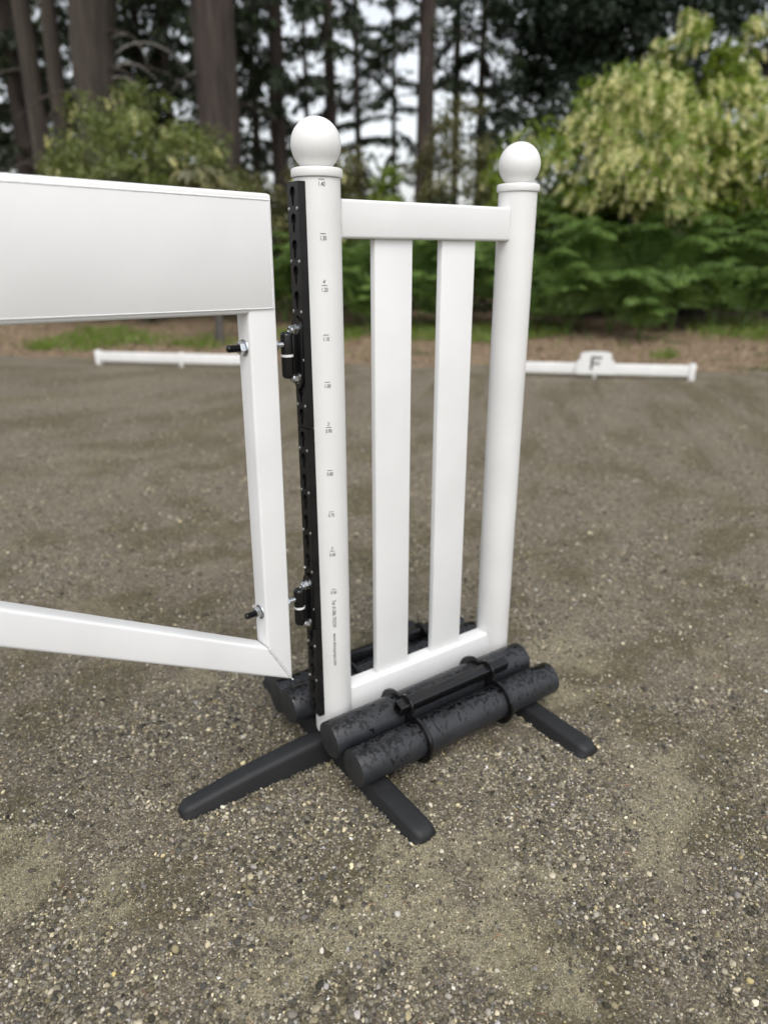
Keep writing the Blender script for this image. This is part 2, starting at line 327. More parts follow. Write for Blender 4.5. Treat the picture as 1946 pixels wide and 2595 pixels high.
def m_inst(name, rough, tr=0):
    m, n, b, L = mat(name); a = n.nodes.new('ShaderNodeAttribute'); a.attribute_type = 'INSTANCER'; a.attribute_name = 'icol'
    L.new(a.outputs['Color'], b.inputs['Base Color']); b.inputs['Roughness'].default_value = rough; b.inputs['Specular IOR Level'].default_value = .35; return m
def fan(n, r0, r1, half, power):
    # points in a fan in front of the camera, density falling with distance
    u = RNG.random(n); k = 2 - power
    r = (r0 ** k + u * (r1 ** k - r0 ** k)) ** (1 / k) if abs(k) > 1e-3 else r0 * (r1 / r0) ** u
    a = (RNG.random(n) * 2 - 1) * half; d = r[:, None] * (np.cos(a)[:, None] * F2 + np.sin(a)[:, None] * R2)
    return CAM[0] + d[:, 0], CAM[1] + d[:, 1], r
def gravel():
    x1, y1, r1 = fan(260000, .45, 2.0, .95, 0); x2, y2, r2 = fan(330000, 2.0, 9.5, .85, 2.0)
    x = np.r_[x1, x2]; y = np.r_[y1, y2]; r = np.r_[r1, r2]
    e, nn = en(x, y); keep = nn < -.15
    sm = sand_m(x, y); mm = moss_m(x, y); cl = sst((fbm(x, y, 5.5, 77, 3) - .35) / .3)
    keep &= RNG.random(len(x)) < (1 - .62 * sm) * (1 - .35 * mm) * (.5 + .5 * cl)
    x, y, r, mm, cl, sm = [q[keep] for q in (x, y, r, mm, cl, sm)]; n = len(x)
    s = np.exp(RNG.normal(math.log(.00155), .44, n)) * (1 + .25 * cl) * np.where(RNG.random(n) < .03, 1.8, 1.) * np.clip(1 + .10 * (r - 2), 1, 1.6)
    s = np.clip(s, .0008, .0072)
    # stones pushed up along the edges of the feet
    def edge(m, x0, y0, x1, y1, hw):
        t = RNG.random(m); sd = np.where(RNG.random(m) < .5, -1, 1); dx, dy = x1 - x0, y1 - y0; q = math.hypot(dx, dy); o = sd * (hw + np.abs(RNG.normal(0, .006, m)))
        return x0 + dx * t - dy / q * o, y0 + dy * t + dx / q * o
    EX = [edge(500, .004, -.41, .004, -.02, .038), edge(500, .545, -.43, .545, -.02, .038), edge(700, -.43, 0, -.05, 0, .036), edge(350, .004, .05, .004, .40, .038)]
    ex = np.concatenate([a for a, b in EX]); ey = np.concatenate([b for a, b in EX]); m = len(ex)
    x = np.r_[x, ex]; y = np.r_[y, ey]; r = np.r_[r, np.full(m, 1.5)]; s = np.r_[s, np.clip(np.exp(RNG.normal(math.log(.0023), .4, m)), .001, .006)]; lift = np.r_[np.zeros(n), RNG.uniform(0, .005, m)]; n = len(x)
    S = np.stack([s * RNG.uniform(.85, 1.35, n), s * RNG.uniform(.75, 1.1, n), s * RNG.uniform(.5, .85, n)], 1)
    R = np.stack([RNG.normal(0, .25, n), RNG.normal(0, .25, n), RNG.random(n) * 6.28], 1)
    P = np.stack([x, y, arena_h(x, y) + lift + S[:, 2] * RNG.uniform(.0, .75, n)], 1)
    v = np.exp(RNG.normal(math.log(.130), .63, n)) * np.clip(1.22 - s * 70, .85, 1.15); t = RNG.random(n); v = np.where(t > .94, RNG.uniform(.28, .54, n), v)
    hue = RNG.normal(0, 1, n); c = np.stack([v * (1.06 + .06 * hue), v * (.94 + .03 * hue), v * (.69 - .06 * hue), np.ones(n)], 1)
    return scatter('gravel', P, S, R, RNG.integers(0, 5, n), np.clip(c, .01, .65), 'pebble', m_inst('pebble_stone', .75), 'loose grey brown pea gravel strewn over the riding arena', 'gravel')
gravel()
def needles():
    x, y, r = fan(9000, .45, 7, .9, 1.0); n0 = en(x, y)[1] < -.2; x, y, r = x[n0], y[n0], r[n0]; n = len(x)
    ln = RNG.uniform(.006, .024, n); rr = RNG.uniform(.00035, .0007, n)
    S = np.stack([rr, rr, ln], 1); R = np.stack([np.full(n, PI / 2) + RNG.normal(0, .12, n), RNG.random(n) * 0, RNG.random(n) * 6.28], 1)
    P = np.stack([x, y, arena_h(x, y) + RNG.uniform(.001, .004, n)], 1); v = RNG.uniform(.10, .42, n)
    c = np.stack([v, v * .82, v * .55, np.ones(n)], 1); red = RNG.random(n) < .12; c[red, 1] *= .6; c[red, 2] *= .55
    return scatter('pine_needles', P, S, R, RNG.integers(0, 5, n), c, 'blade', m_inst('dry_needle', .7), 'dry straw coloured needles and twigs scattered on the gravel', 'needles')
needles()
def dry_moss():
    x, y, r = fan(620000, .45, 4.2, .9, 1.3); sm = sand_m(x, y); mm = moss_m(x, y); k = RNG.random(len(x)) < np.clip(.55 * sm + .20 * mm, 0, .6); x, y, sm, mm = x[k], y[k], sm[k], mm[k]; n = len(x)
    ln = RNG.uniform(.003, .007, n); rr = RNG.uniform(.00028, .00055, n); S = np.stack([rr, rr, ln], 1)
    R = np.stack([RNG.normal(0, .75, n), RNG.normal(0, .75, n), RNG.random(n) * 6.28], 1); P = np.stack([x, y, arena_h(x, y) + ln * .25], 1)
    v = RNG.uniform(.20, .50, n) * np.where(sm > .3, 1., .42); v = v * np.where(sm > .3, 1.15, 1.); c = np.stack([v, v * .92, v * .64, np.ones(n)], 1)
    return scatter('dry_moss', P, S, R, RNG.integers(0, 5, n), c, 'blade', m_inst('dry_moss_strand', .9), 'pale dry moss and thin grass in patches on the gravel', 'moss')
dry_moss()

# ------------------------------------------------------------------ the jump wing
PR, PW = .0477, .571
wing = thing('jump_wing', 'white show jump wing with two ball topped posts on black feet', 'jump wing', (0, 0, 0))
def post(cx):
    bm = bmesh.new(); lathe(bm, [(0, .068), (PR - .006, .068), (PR - .0015, .071), (PR, .077), (PR, 1.4045), (0, 1.4045)], 64, Matrix.Translation((cx, 0, 0)))
    p = from_bm('post', bm, WHITE2, wing)
    bm = bmesh.new(); R = .0525; lathe(bm, [(0, 1.4052), (R - .004, 1.4052), (R - .001, 1.4065), (R, 1.409), (R, 1.4195), (R - .001, 1.422), (R - .004, 1.4235), (0, 1.4235)], 64, Matrix.Translation((cx, 0, 0)))
    c = from_bm('post_cap', bm, WHITE2, p)
    bm = bmesh.new(); RB = .0507; zc = 1.467; a0 = -math.asin((zc - 1.4238) / RB); pr = [(0, 1.4238)]
    for i in range(33):
        a = a0 + (PI / 2 - a0) * i / 32; pr.append((max(0, RB * math.cos(a)), zc + RB * math.sin(a)))
    pr[-1] = (0, zc + RB); lathe(bm, pr, 64, Matrix.Translation((cx, 0, 0)))
    from_bm('ball_finial', bm, WHITE2, p, auto=80)
    return p
post1 = post(0); post2 = post(PW)
xr0, xr1 = math.sqrt(PR ** 2 - .0228 ** 2) - .004, PW - math.sqrt(PR ** 2 - .0228 ** 2) + .002
def rail(z0, z1, nm, hy=.0228, bev=.006):
    bm = bmesh.new(); rbox(bm, xr0, xr1, -hy, hy, z0, z1, bev, 4); return from_bm(nm, bm, WHITE, wing)
tr = rail(1.2925, 1.3690, 'top_rail'); brl = rail(.098, .1862, 'bottom_rail', .0236)
for z0, z1, hy, par in ((1.2935, 1.368, .0232, tr), (.10, .1855, .0240, brl)):
    bm = bmesh.new(); x = PW - math.sqrt(PR ** 2 - hy ** 2) + .0012; bead(bm, (x, -hy, z0), (x, -hy, z1)); bead(bm, (x, -hy, z1), (x - .008, -.008, z1 + .001)); bead(bm, (x, -hy, z0), (x - .008, -.008, z0 - .001)); from_bm('weld_bead', bm, WHITE, par, auto=80)
    bm = bmesh.new(); x = math.sqrt(PR ** 2 - hy ** 2) - .0005; bead(bm, (x, -hy, z0), (x, -hy, z1)); from_bm('weld_bead', bm, WHITE, par, auto=80)
for x0, x1 in ((.134, .239), (.325, .429)):
    bm = bmesh.new(); rbox(bm, x0, x1, -.0105, .0095, .1845, 1.2945, .0035, 3); from_bm('slat', bm, WHITE, wing)
# height marks and lettering printed on the first post
def text_mesh(s, size, sx=.78):
    cu = bpy.data.curves.new('txt', 'FONT'); cu.body = s; cu.size = size; cu.align_x = 'CENTER'; cu.align_y = 'TOP_BASELINE'; cu.offset = .004 * size
    o = bpy.data.objects.new('txt', cu); COL.objects.link(o); bpy.context.view_layer.update(); dg = bpy.context.evaluated_depsgraph_get()
    me = o.evaluated_get(dg).to_mesh(); v = np.array([q.co[:] for q in me.vertices]); f = [tuple(p.vertices) for p in me.polygons]
    o.evaluated_get(dg).to_mesh_clear(); bpy.data.objects.remove(o); bpy.data.curves.remove(cu); v[:, 0] *= sx; return v[:, :2], f
PHI = -.3395
def on_post(name, pieces, parent):
    # pieces: list of (2D verts (x right, z up), faces); wrapped on the post at angle PHI
    vs_, fs = [], []
    for v, f in pieces:
        o = len(vs_); a = PHI + v[:, 0] / PR; r = PR + .0005
        vs_ += [(r * math.sin(q), -r * math.cos(q), z) for q, z in zip(a, v[:, 1])]; fs += [tuple(i + o for i in p) for p in f]
    me = bpy.data.meshes.new(name); me.from_pydata(vs_, [], fs); return link_mesh(name, me, PRINT, parent)
def line2(x0, x1, z0, z1):
    xs = np.linspace(x0, x1, 5); v = np.array([(x, z0) for x in xs] + [(x, z1) for x in xs]); return v, [(i, i + 1, i + 6, i + 5) for i in range(4)]
for h in range(14, 4, -1):
    z = h / 10; ps = [line2(-.0058, .0058, z - .0006, z + .0006)]
    v, f = text_mesh('%.2f' % z, .0118, .70); v = v.copy(); v[:, 1] += z - .0125; ps.append((v, f))
    if h in (12, 9, 6):
        v, f = text_mesh({12: "4'", 9: "3'", 6: "2'"}[h], .0112, .8); v = v.copy(); v[:, 1] += z + .0035; ps.append((v, f))
    on_post('height_mark', ps, post1)
def vert_text(s, ztop, zbot):
    v, f = text_mesh(s, .0125, 1.); w_ = v[:, 0].max() - v[:, 0].min(); k = (ztop - zbot) / w_; a = (v[:, 0] - v[:, 0].min()) * k
    return [(np.stack([v[:, 1] - .0045, ztop - a], 1), f)]
on_post('printed_lettering', vert_text('Tel: 01386 793339', .471, .396), post1)
on_post('printed_lettering', vert_text('www.showjumps.com', .379, .287), post1)
# black keyhole track in three lengths
TX, TB = -.0575, .0243
def keyhole(zc, n=40):
    pts = []
    R, wv, zs = .0108, .0046, zc - .026
    for i in range(n):
        a = 2 * PI * i / n; d = (math.cos(a), math.sin(a)); best = 0
        # ray from (0, zc-.006) against the union of the round head and the slot
        oz = -.006
        B = d[1] * oz; Cc = oz * oz - R * R; q = -B + math.sqrt(max(0, B * B - Cc)); best = q
        # slot: |y|<wv, z from -.026 to 0
        if d[1] < 0:
            t1 = wv / abs(d[0]) if abs(d[0]) > 1e-6 else 9; t2 = (-.026 - oz) / d[1]; best = max(best, min(t1, t2))
        pts.append((d[0] * best, zc - .006 + d[1] * best))
    return pts
def track(z0, z1):
    bm = bmesh.new(); n = 40; c = .0022
    def rect(za, zb, x):
        out = []
        zc = (za + zb) / 2
        for i in range(n):
            a = 2 * PI * i / n; dy, dz = math.cos(a), math.sin(a); t = min((TB - c) / abs(dy) if abs(dy) > 1e-6 else 9, (zb - za) / 2 / abs(dz) if abs(dz) > 1e-6 else 9); out.append((x, dy * t, zc + dz * t))
        return out
    zt = z1; k = 0
    while zt - .05 > z0 - .02:
        zb = max(zt - .05, z0)
        if zb - z0 < .012: zb = z0
        h = keyhole((zt + zb) / 2 + .006)
        if zb - zt > -.040:
            lo = [bm.verts.new(p) for p in rect(zb, zt, TX)]; bm.faces.new(lo)
        else:
            O = [bm.verts.new(p) for p in rect(zb, zt, TX)]; I = [bm.verts.new((TX, y, z)) for y, z in h]; J = [bm.verts.new((TX + .0075, y, z)) for y, z in h]
            for i in range(n):
                j = (i + 1) % n; bm.faces.new((O[i], O[j], I[j], I[i])); bm.faces.new((I[i], I[j], J[j], J[i]))
            corners = []
            # fill the rectangle corners left by the ray outline
            for sy in (-1, 1):
                for zz in (zb, zt):
                    near = sorted(O, key=lambda v: (v.co.y - sy * (TB - c)) ** 2 + (v.co.z - zz) ** 2)[:2]
                    if (near[0].co - near[1].co).length > 1e-6:
                        cv = bm.verts.new((TX, sy * (TB - c), zz))
                        try: bm.faces.new((near[0], near[1], cv))
                        except ValueError: pass
        zt = zb; k += 1
        if zb <= z0 + 1e-6: break
    # side walls with a chamfer, ends and the liner behind the keyholes
    for s in (-1, 1):
        P = [(TX, s * (TB - c)), (TX + c, s * TB), (-.030, s * TB)]
        for (xa, ya), (xb, yb) in zip(P, P[1:]): bm.faces.new([bm.verts.new(p) for p in ((xa, ya, z0), (xb, yb, z0), (xb, yb, z1), (xa, ya, z1))])
    for z in (z0, z1): bm.faces.new([bm.verts.new(p) for p in ((TX, -TB + c, z), (TX + c, -TB, z), (-.030, -TB, z), (-.030, TB, z), (TX + c, TB, z), (TX, TB - c, z))])
    bmesh.ops.remove_doubles(bm, verts=bm.verts[:], dist=1e-5)
    o = from_bm('keyhole_track', bm, TRACK, wing, smooth=False)
    bm = bmesh.new(); rbox(bm, -.0502, -.0490, -TB + .003, TB - .003, z0 + .002, z1 - .002, 0); from_bm('liner', bm, CAVITY, o)
    return o
bmS = bmesh.new(); lathe(bmS, [(0, .0016), (.0026, .0014), (.0038, .0004), (.0040, -.001), (0, -.001)], 12, Matrix.Rotation(-PI / 2, 4, 'Y')); rbox(bmS, -.0020, -.0012, -.0028, .0028, -.0005, .0005, 0)
meS = bpy.data.meshes.new('screw'); bmesh.ops.recalc_face_normals(bmS, faces=bmS.faces[:]); bmS.to_mesh(meS); bmS.free(); meS.materials.append(SCREW)
for z0, z1 in ((.898, 1.397), (.394, .896), (.136, .392)):
    o = track(z0, z1); z = z1 - .05
    while z > z0 + .01:
        for s in (-1, 1): q = link_mesh('screw', meS, None, o); q.location = (TX - .0002, s * .0168, z); q.rotation_euler = (random.random() * 3, 0, 0)
        z -= .1
# feet: tapered rubber bars
def foot(stations, parent, axis):
    # stations: (distance along, half width at base, height); lofted rounded section, domed tip at each end
    bm = bmesh.new(); rings = []
    def sect(t, hw, h, tw):
        r = min(.016, h * .55, tw * .8); out = [(-hw, .0), (-hw, .004)]
        for i in range(6): a = PI - PI / 2 * i / 5; out.append((-tw + r + r * math.cos(a), h - r + r * math.sin(a)))
        for i in range(6): a = PI / 2 - PI / 2 * i / 5; out.append((tw - r + r * math.cos(a), h - r + r * math.sin(a)))
        out += [(hw, .004), (hw, 0)]
        return [bm.verts.new((t, y, z - .004) if axis == 'x' else (y, t, z - .004)) for y, z in out]
    for t, hw, h in stations: rings.append(sect(t, hw, h, hw * .74))
    for A, B in zip(rings, rings[1:]):
        for i in range(len(A) - 1): bm.faces.new((A[i], A[i + 1], B[i + 1], B[i]))
        bm.faces.new((A[-1], A[0], B[0], B[-1]))
    bm.faces.new(rings[0]); bm.faces.new(rings[-1]); return from_bm('foot', bm, RUBBER, parent, auto=60)
def dome(t0, sgn, hw, h, ln=.034, n=7):
    out = []
    for i in range(1, n + 1): a = i / n * PI / 2 * .97; out.append((t0 + sgn * ln * math.sin(a), hw * max(.30, math.cos(a) ** .55), h * max(.30, math.cos(a) ** .6)))
    return out
def hprof(d): return float(np.interp(d, [0, .05, .14, .19, .30, .40], [.068, .068, .060, .037, .035, .033]))
def cross_foot(cx, tip=.370):
    st = [(-d, .040, hprof(d)) for d in (tip, .34, .30, .24, .19, .165, .14, .10, .05, 0)]; st = dome(-tip, -1, .040, .033)[::-1] + st + [(-t, a, b) for t, a, b in st[:-1][::-1]] + dome(tip, 1, .040, .033)
    f = foot([(t, a, b) for t, a, b in st], wing, 'y'); f.location.x = cx; return f
cross_foot(.004); cross_foot(.545, .392)
st = [(-d, .041 - .006 * (d / .4), float(np.interp(d, [.03, .1, .25, .36, .40], [.066, .066, .054, .040, .034]))) for d in (.40, .36, .31, .25, .18, .10, .0365)]
foot(dome(-.40, -1, .035, .034)[::-1] + st, wing, 'x')
# hinges: plate, web, barrel, nuts
def hinge(zc):
    h = thing('hinge', '', '', (0, 0, 0)); del h['label']; del h['category']; h.parent = wing
    bm = bmesh.new(); out = []; zt, zb, r = zc + .078, zc - .074, .0205
    for i in range(17): a = PI * i / 16; out.append((r * math.cos(a), zt - r + r * math.sin(a)))
    for i in range(9): a = PI + PI * i / 8; out.append((r * .8 * math.cos(a), zb + r + r * math.sin(a)))
    prism(bm, out, TX - .0060, TX - .0004); from_bm('hinge_plate', bm, BLACK, h)
    bm = bmesh.new(); rbox(bm, -.086, TX - .0055, -.005, .008, zc - .046, zc + .044, .002, 2); from_bm('hinge_web', bm, BLACK, h)
    for z0, z1, flip in ((zc - .050, zc - .0025, 0), (zc + .0025, zc + .050, 1)):
        bm = bmesh.new(); R = .0128; d = .008; pr = [(0, z0), (R, z0), (R, z1 - d)] + [(R * math.cos(a), z1 - d + d * math.sin(a)) for a in np.linspace(.2, PI / 2 - .02, 6)] + [(0, z1)]
        if not flip: pr = [(r_, z0 + z1 - z) for r_, z in pr][::-1]
        lathe(bm, pr, 32, Matrix.Translation((-.087, 0, 0))); from_bm('hinge_barrel', bm, BLACK, h)
    bm = bmesh.new(); lathe(bm, [(0, zc - .0026), (.0134, zc - .0026), (.0134, zc + .0026), (0, zc + .0026)], 32, Matrix.Translation((-.087, 0, 0))); from_bm('spacer_ring', bm, NYLON, h)
    for z in (zc + .052, zc - .050):
        M = Matrix.Translation((TX - .006, .0, z)) @ Matrix.Rotation(-PI / 2, 4, 'Y') @ Matrix.Rotation(random.random(), 4, 'Z')
        bm = bmesh.new(); lathe(bm, [(0, 0), (.0122, 0), (.0122, .0016), (0, .0016)], 24, M); hexnut(bm, .0195, .0100, M @ Matrix.Translation((0, 0, .0016))); lathe(bm, [(.0088, .0116), (.0086, .0150), (.0056, .0168), (.0054, .0155), (0, .0155)], 20, M); from_bm('hinge_nut', bm, ZINC, h, auto=25)
hinge(1.058); hinge(.455)

# ------------------------------------------------------------------ black pipe weights on the feet, each side of the wing
def weight(label, side, dx=0., rotz=0., mir=False):
    t = thing('pipe_weight', label, 'pipe weight', (0, 0, 0), 'pipe weights on the wing feet')
    A = (-.186, .0825, .0470); B = (-.0905, .1105, .0470)
    if mir: A = (.186, .0825, .0470); B = (.0905, .1105, .0470)
    for (y, z, R), x0, x1 in ((A, -.058, .626), (B, -.070, .602)):
        bm = bmesh.new(); pr = [(0, x0), (R - .003, x0), (R - .0008, x0 + .001), (R, x0 + .0035)] + [(R, x0 + (x1 - x0) * k / 8) for k in range(1, 8)] + [(R, x1 - .0035), (R - .0008, x1 - .001), (R - .003, x1), (0, x1)]
        lathe(bm, pr, 48, Matrix.Translation((dx, y, z)) @ AX_X)
        for f in bm.faces: f.material_index = 1 if abs(f.calc_center_median().x - dx - x0) < .0008 or abs(f.calc_center_median().x - dx - x1) < .0008 else 0
        p = from_bm('pipe', bm, WET, t); p.data.materials.append(LOGEND)
    # bar lies in the valley between the pipes
    sg = 1 if mir else -1; by, bz, hb = sg * .1405, .1600, .0155
    ym, zm = (A[0] + B[0]) / 2, (A[1] + B[1]) / 2
    def outline(off, n=120):
        out = []; oy, oz = ym, zm + .006
        for i in range(n):
            a = 2 * PI * i / n; d = (math.cos(a), math.sin(a)); best = 0
            for (cy, cz, R) in ((A[0], A[1], A[2] + off), (B[0], B[1], B[2] + off), (by, bz, hb + .013)):
                ry, rz = oy - cy, oz - cz; Bq = ry * d[0] + rz * d[1]; Cq = ry * ry + rz * rz - R * R; D = Bq * Bq - Cq
                if D > 0: best = max(best, -Bq + math.sqrt(D))
            out.append(best)
        q = np.array(out)
        for _ in range(2): q = .25 * np.roll(q, 1) + .5 * q + .25 * np.roll(q, -1)
        return [(oy + math.cos(2 * PI * i / n) * q[i], oz + math.sin(2 * PI * i / n) * q[i]) for i in range(n)]
    for xb in (.138, .420):
        bm = bmesh.new(); prism(bm, outline(.0160), dx + xb - .0035, dx + xb + .0035); bmesh.ops.bevel(bm, geom=[e for e in bm.edges if abs(e.verts[0].co.x - e.verts[1].co.x) < 1e-6], offset=.0012, segments=2, affect='EDGES', profile=.5)
        b_ = from_bm('bracket', bm, BLACKP, t)
        for (y, z, R) in (A, B):
            bm = bmesh.new(); lathe(bm, [(R - .002, -.002), (R + .0022, -.002), (R + .0026, .0), (R + .0026, .0145), (R + .0018, .0160), (R - .002, .016)], 48, Matrix.Translation((dx + xb, y, z)) @ AX_X); from_bm('collar', bm, BLACKP, b_)
    bm = bmesh.new(); o = .0155; i_ = .0122; x0, x1 = dx + .108, dx + .487
    def ring(x, h, r=.004):
        out = []
        for cy, cz, a0 in ((1, 1, 0), (-1, 1, PI / 2), (-1, -1, PI), (1, -1, 1.5 * PI)):
            for k in range(4): a = a0 + PI / 2 * k / 3; out.append(bm.verts.new((x, by + cy * (h - r) + r * math.cos(a), bz + cz * (h - r) + r * math.sin(a))))
        return out
    R_ = [ring(x0 + .05, i_, .002), ring(x0, i_, .002), ring(x0, o), ring(x1, o), ring(x1, i_, .002), ring(x1 - .05, i_, .002)]
    for P, Q in zip(R_, R_[1:]):
        for k in range(16): bm.faces.new((P[k], P[(k + 1) % 16], Q[(k + 1) % 16], Q[k]))
    bm.faces.new(R_[0]); bm.faces.new(R_[-1])
    bmesh.ops.rotate(bm, verts=bm.verts[:], cent=(0, by, bz), matrix=Matrix.Rotation(sg * -.27, 3, 'X'))
    from_bm('carry_bar', bm, BLACKP, t)
    return t
BLACKP = m_plain('satin_black_bracket', (.0055, .0055, .006), .24, 0, .4, 60, .12)
weight('pair of wet black pipes lying on feet before the wing bottom rail', -1)
weight('pair of black pipes half hidden behind the white wing slats', 1, dx=-.02, mir=True)

# ------------------------------------------------------------------ the white gate hung on the wing
TH, TAU = .111, .010
gM = Matrix.Translation((-.087, 0, .75)) @ Matrix.Rotation(TH, 4, 'Z') @ Matrix.Rotation(TAU, 4, 'Y') @ Matrix.Translation((0, 0, -.75))
gate = thing('swing_gate', 'white metal gate with solid top panel and slanting bottom rail', 'gate')
gate.matrix_world = gM
GC = .0255
UE, UW = .041, .065
sl_ = .538; ang = math.atan(sl_)
def gpoly(name, pts, bev=.006, hy=GC, parent=gate, m=WHITE):
    # (u, z) polygon, u measured from the hinge towards the free end
    bm = bmesh.new(); a = [bm.verts.new((-u, -hy, z)) for u, z in pts]; b = [bm.verts.new((-u, hy, z)) for u, z in pts]; n = len(a)
    bm.faces.new(a); bm.faces.new(b[::-1])
    for i in range(n): bm.faces.new((a[i], a[(i + 1) % n], b[(i + 1) % n], b[i]))
    bmesh.ops.recalc_face_normals(bm, faces=bm.faces[:])
    bmesh.ops.bevel(bm, geom=bm.edges[:], offset=bev, segments=4, profile=.5, affect='EDGES'); return from_bm(name, bm, m, parent)
zi, zo = .394, .279           # inner and outer end of the mitre
def ztop(u): return zi + sl_ * (u - (UE + UW))
def zbot(u): return zo + sl_ * (u - UE)
UL = 1.62
g_st = gpoly('stile', [(UE, zo + .0006), (UE, 1.3695), (UE + UW, 1.3695), (UE + UW, zi + .0006)], .006, GC - .0006)
gpoly('bottom_rail', [(UE, zo), (UE + UW, zi), (UL, ztop(UL)), (UL, zbot(UL))], .007)
gpoly('top_rail', [(UE + UW - .012, 1.3702), (UE + .001, 1.3702), (UE + .001, 1.318), (UL, 1.318), (UL, 1.3702)], .007, GC)
gpoly('middle_rail', [(UE + UW - .020, 1.148), (UL, 1.148), (UL, 1.20), (UE + UW - .020, 1.20)], .009, GC - .0002)
gpoly('end_stile', [(UL - .065, ztop(UL) - .05), (UL - .065, 1.33), (UL + .0, 1.33), (UL + .0, ztop(UL) - .02)], .006, GC - .0012)
bm = bmesh.new(); rbox(bm, -UL + .006, -UE - .0085, -GC - .0022, -GC + .001, 1.1585, 1.3575, .0010, 2); pan = from_bm('panel', bm, WHITE, gate)
bm = bmesh.new(); rbox(bm, -UL + .006, -UE - .0085, GC - .001, GC + .0022, 1.1585, 1.3575, .0010, 2); from_bm('panel', bm, WHITE, gate)
yf = -GC - .0016
bm = bmesh.new(); bead(bm, (-UE - .008, yf, 1.158), (-UE - .008, yf, 1.358), .0017, .0050, .0003, .2); from_bm('weld_bead', bm, WHITE, pan, auto=80)
bm = bmesh.new(); bead(bm, (-UL, yf, 1.1582), (-UE - .008, yf, 1.1582), .0013, .012, .0002, .08); from_bm('weld_bead', bm, WHITE, pan, auto=80)
bm = bmesh.new(); bead(bm, (-UL, yf, 1.358), (-UE - .008, yf, 1.358), .0017, .0050, .0003, .2); from_bm('weld_bead', bm, WHITE, pan, auto=80)
bm = bmesh.new(); bead(bm, (-UE - .001, -GC + .0006, zo + .001), (-UE - UW + .003, -GC - .0004, zi - .005), .0017, .009, .0005); from_bm('weld_bead', bm, WHITE, g_st, auto=80)
def gate_bolt(z):
    M = Matrix.Translation((-UE - UW, 0, z)) @ Matrix.Rotation(-PI / 2, 4, 'Y')
    bm = bmesh.new(); pr = [(0, -.005), (.0070, -.005)]
    for k in range(19): zz = .012 + k * .0013; pr += [(.0064, zz), (.0073, zz + .00065)]
    pr += [(.0062, .0385), (.0045, .0395), (0, .0395)]; lathe(bm, pr, 24, M); b_ = from_bm('hinge_bolt', bm, BLACK, gate, auto=70)
    bm = bmesh.new(); hexnut(bm, .0235, .0115, M @ Matrix.Translation((0, 0, .0022)) @ Matrix.Rotation(.25, 4, 'Z')); from_bm('nut', bm, ZINC, b_, auto=25)
    bm = bmesh.new(); lathe(bm, [(.006, .0002), (.0170, .0002), (.0175, .0011), (.0170, .0020), (.006, .0020)], 40, M); from_bm('washer', bm, ZINC, b_)
    M2 = Matrix.Translation((-UE, 0, z)) @ Matrix.Rotation(PI / 2, 4, 'Y')
    bm = bmesh.new(); hexnut(bm, .0225, .0115, M2 @ Matrix.Translation((0, 0, .0006)) @ Matrix.Rotation(.4, 4, 'Z')); lathe(bm, [(.0068, .0), (.0068, .030), (0, .030)], 20, M2); from_bm('nut', bm, ZINC, b_, auto=25)
gate_bolt(1.081); gate_bolt(.479)

# ------------------------------------------------------------------ low white arena rails and the letter board
def arena_rail(name, c, half, label):
    t = thing(name, label, 'arena rail', (c[0], c[1], 0), None, (0, 0, math.atan2(EV[1], EV[0])))
    bm = bmesh.new(); rbox(bm, -half, half, -.016, .016, .040, .158, .006, 3); from_bm('rail', bm, WHITE2, t)
    for x in (-half, 0, half):
        bm = bmesh.new(); hw = .030 if x else .016; rbox(bm, x - hw, x + hw, -.034, .034, -.012, .176 if x else .172, .006, 3); from_bm('rail_post', bm, WHITE2, t)
    return t
rcl = np.array([2.145, 7.187]); rcr = np.array([5.584, 3.672])
arena_rail('arena_rail', rcl, 1.12, 'low white arena rail without a letter at the edge of gravel')
arena_rail('arena_rail', rcr, 1.02, 'low white arena rail carrying the letter board')
lb = thing('letter_board', 'white arched letter board with black F on low rail', 'letter board', (*(rcr - NV * .040), 0), None, (0, 0, math.atan2(EV[1], EV[0])))
bm = bmesh.new(); out = [(-.205, .045), (-.205, .155), (-.195, .195), (-.168, .205), (-.163, .262)]
out += [(.165 * math.sin(a), .262 + .030 * (math.cos(a * 1.0) - math.cos(PI / 2)) ) for a in np.linspace(-PI / 2 + .02, PI / 2 - .02, 15)]
out += [(.163, .262), (.168, .205), (.195, .195), (.205, .155), (.205, .045)]
out2 = []
for p_ in out:
    if not out2 or (abs(p_[0] - out2[-1][0]) + abs(p_[1] - out2[-1][1])) > 1e-4: out2.append(p_)
a_ = [bm.verts.new((x, -.008, z)) for x, z in out2]; b_ = [bm.verts.new((x, .008, z)) for x, z in out2]; bm.faces.new(a_); bm.faces.new(b_[::-1])
for i in range(len(a_)): bm.faces.new((a_[i], a_[(i + 1) % len(a_)], b_[(i + 1) % len(a_)], b_[i]))
from_bm('board', bm, WHITE2, lb, auto=30)
bm = bmesh.new()
for x0, x1, z0, z1 in ((-.055, -.030, .090, .236), (-.0299, .060, .213, .236), (-.0299, .045, .152, .174)): rbox(bm, x0, x1, -.0098, -.0075, z0, z1, 0)
from_bm('letter', bm, INKF, lb)

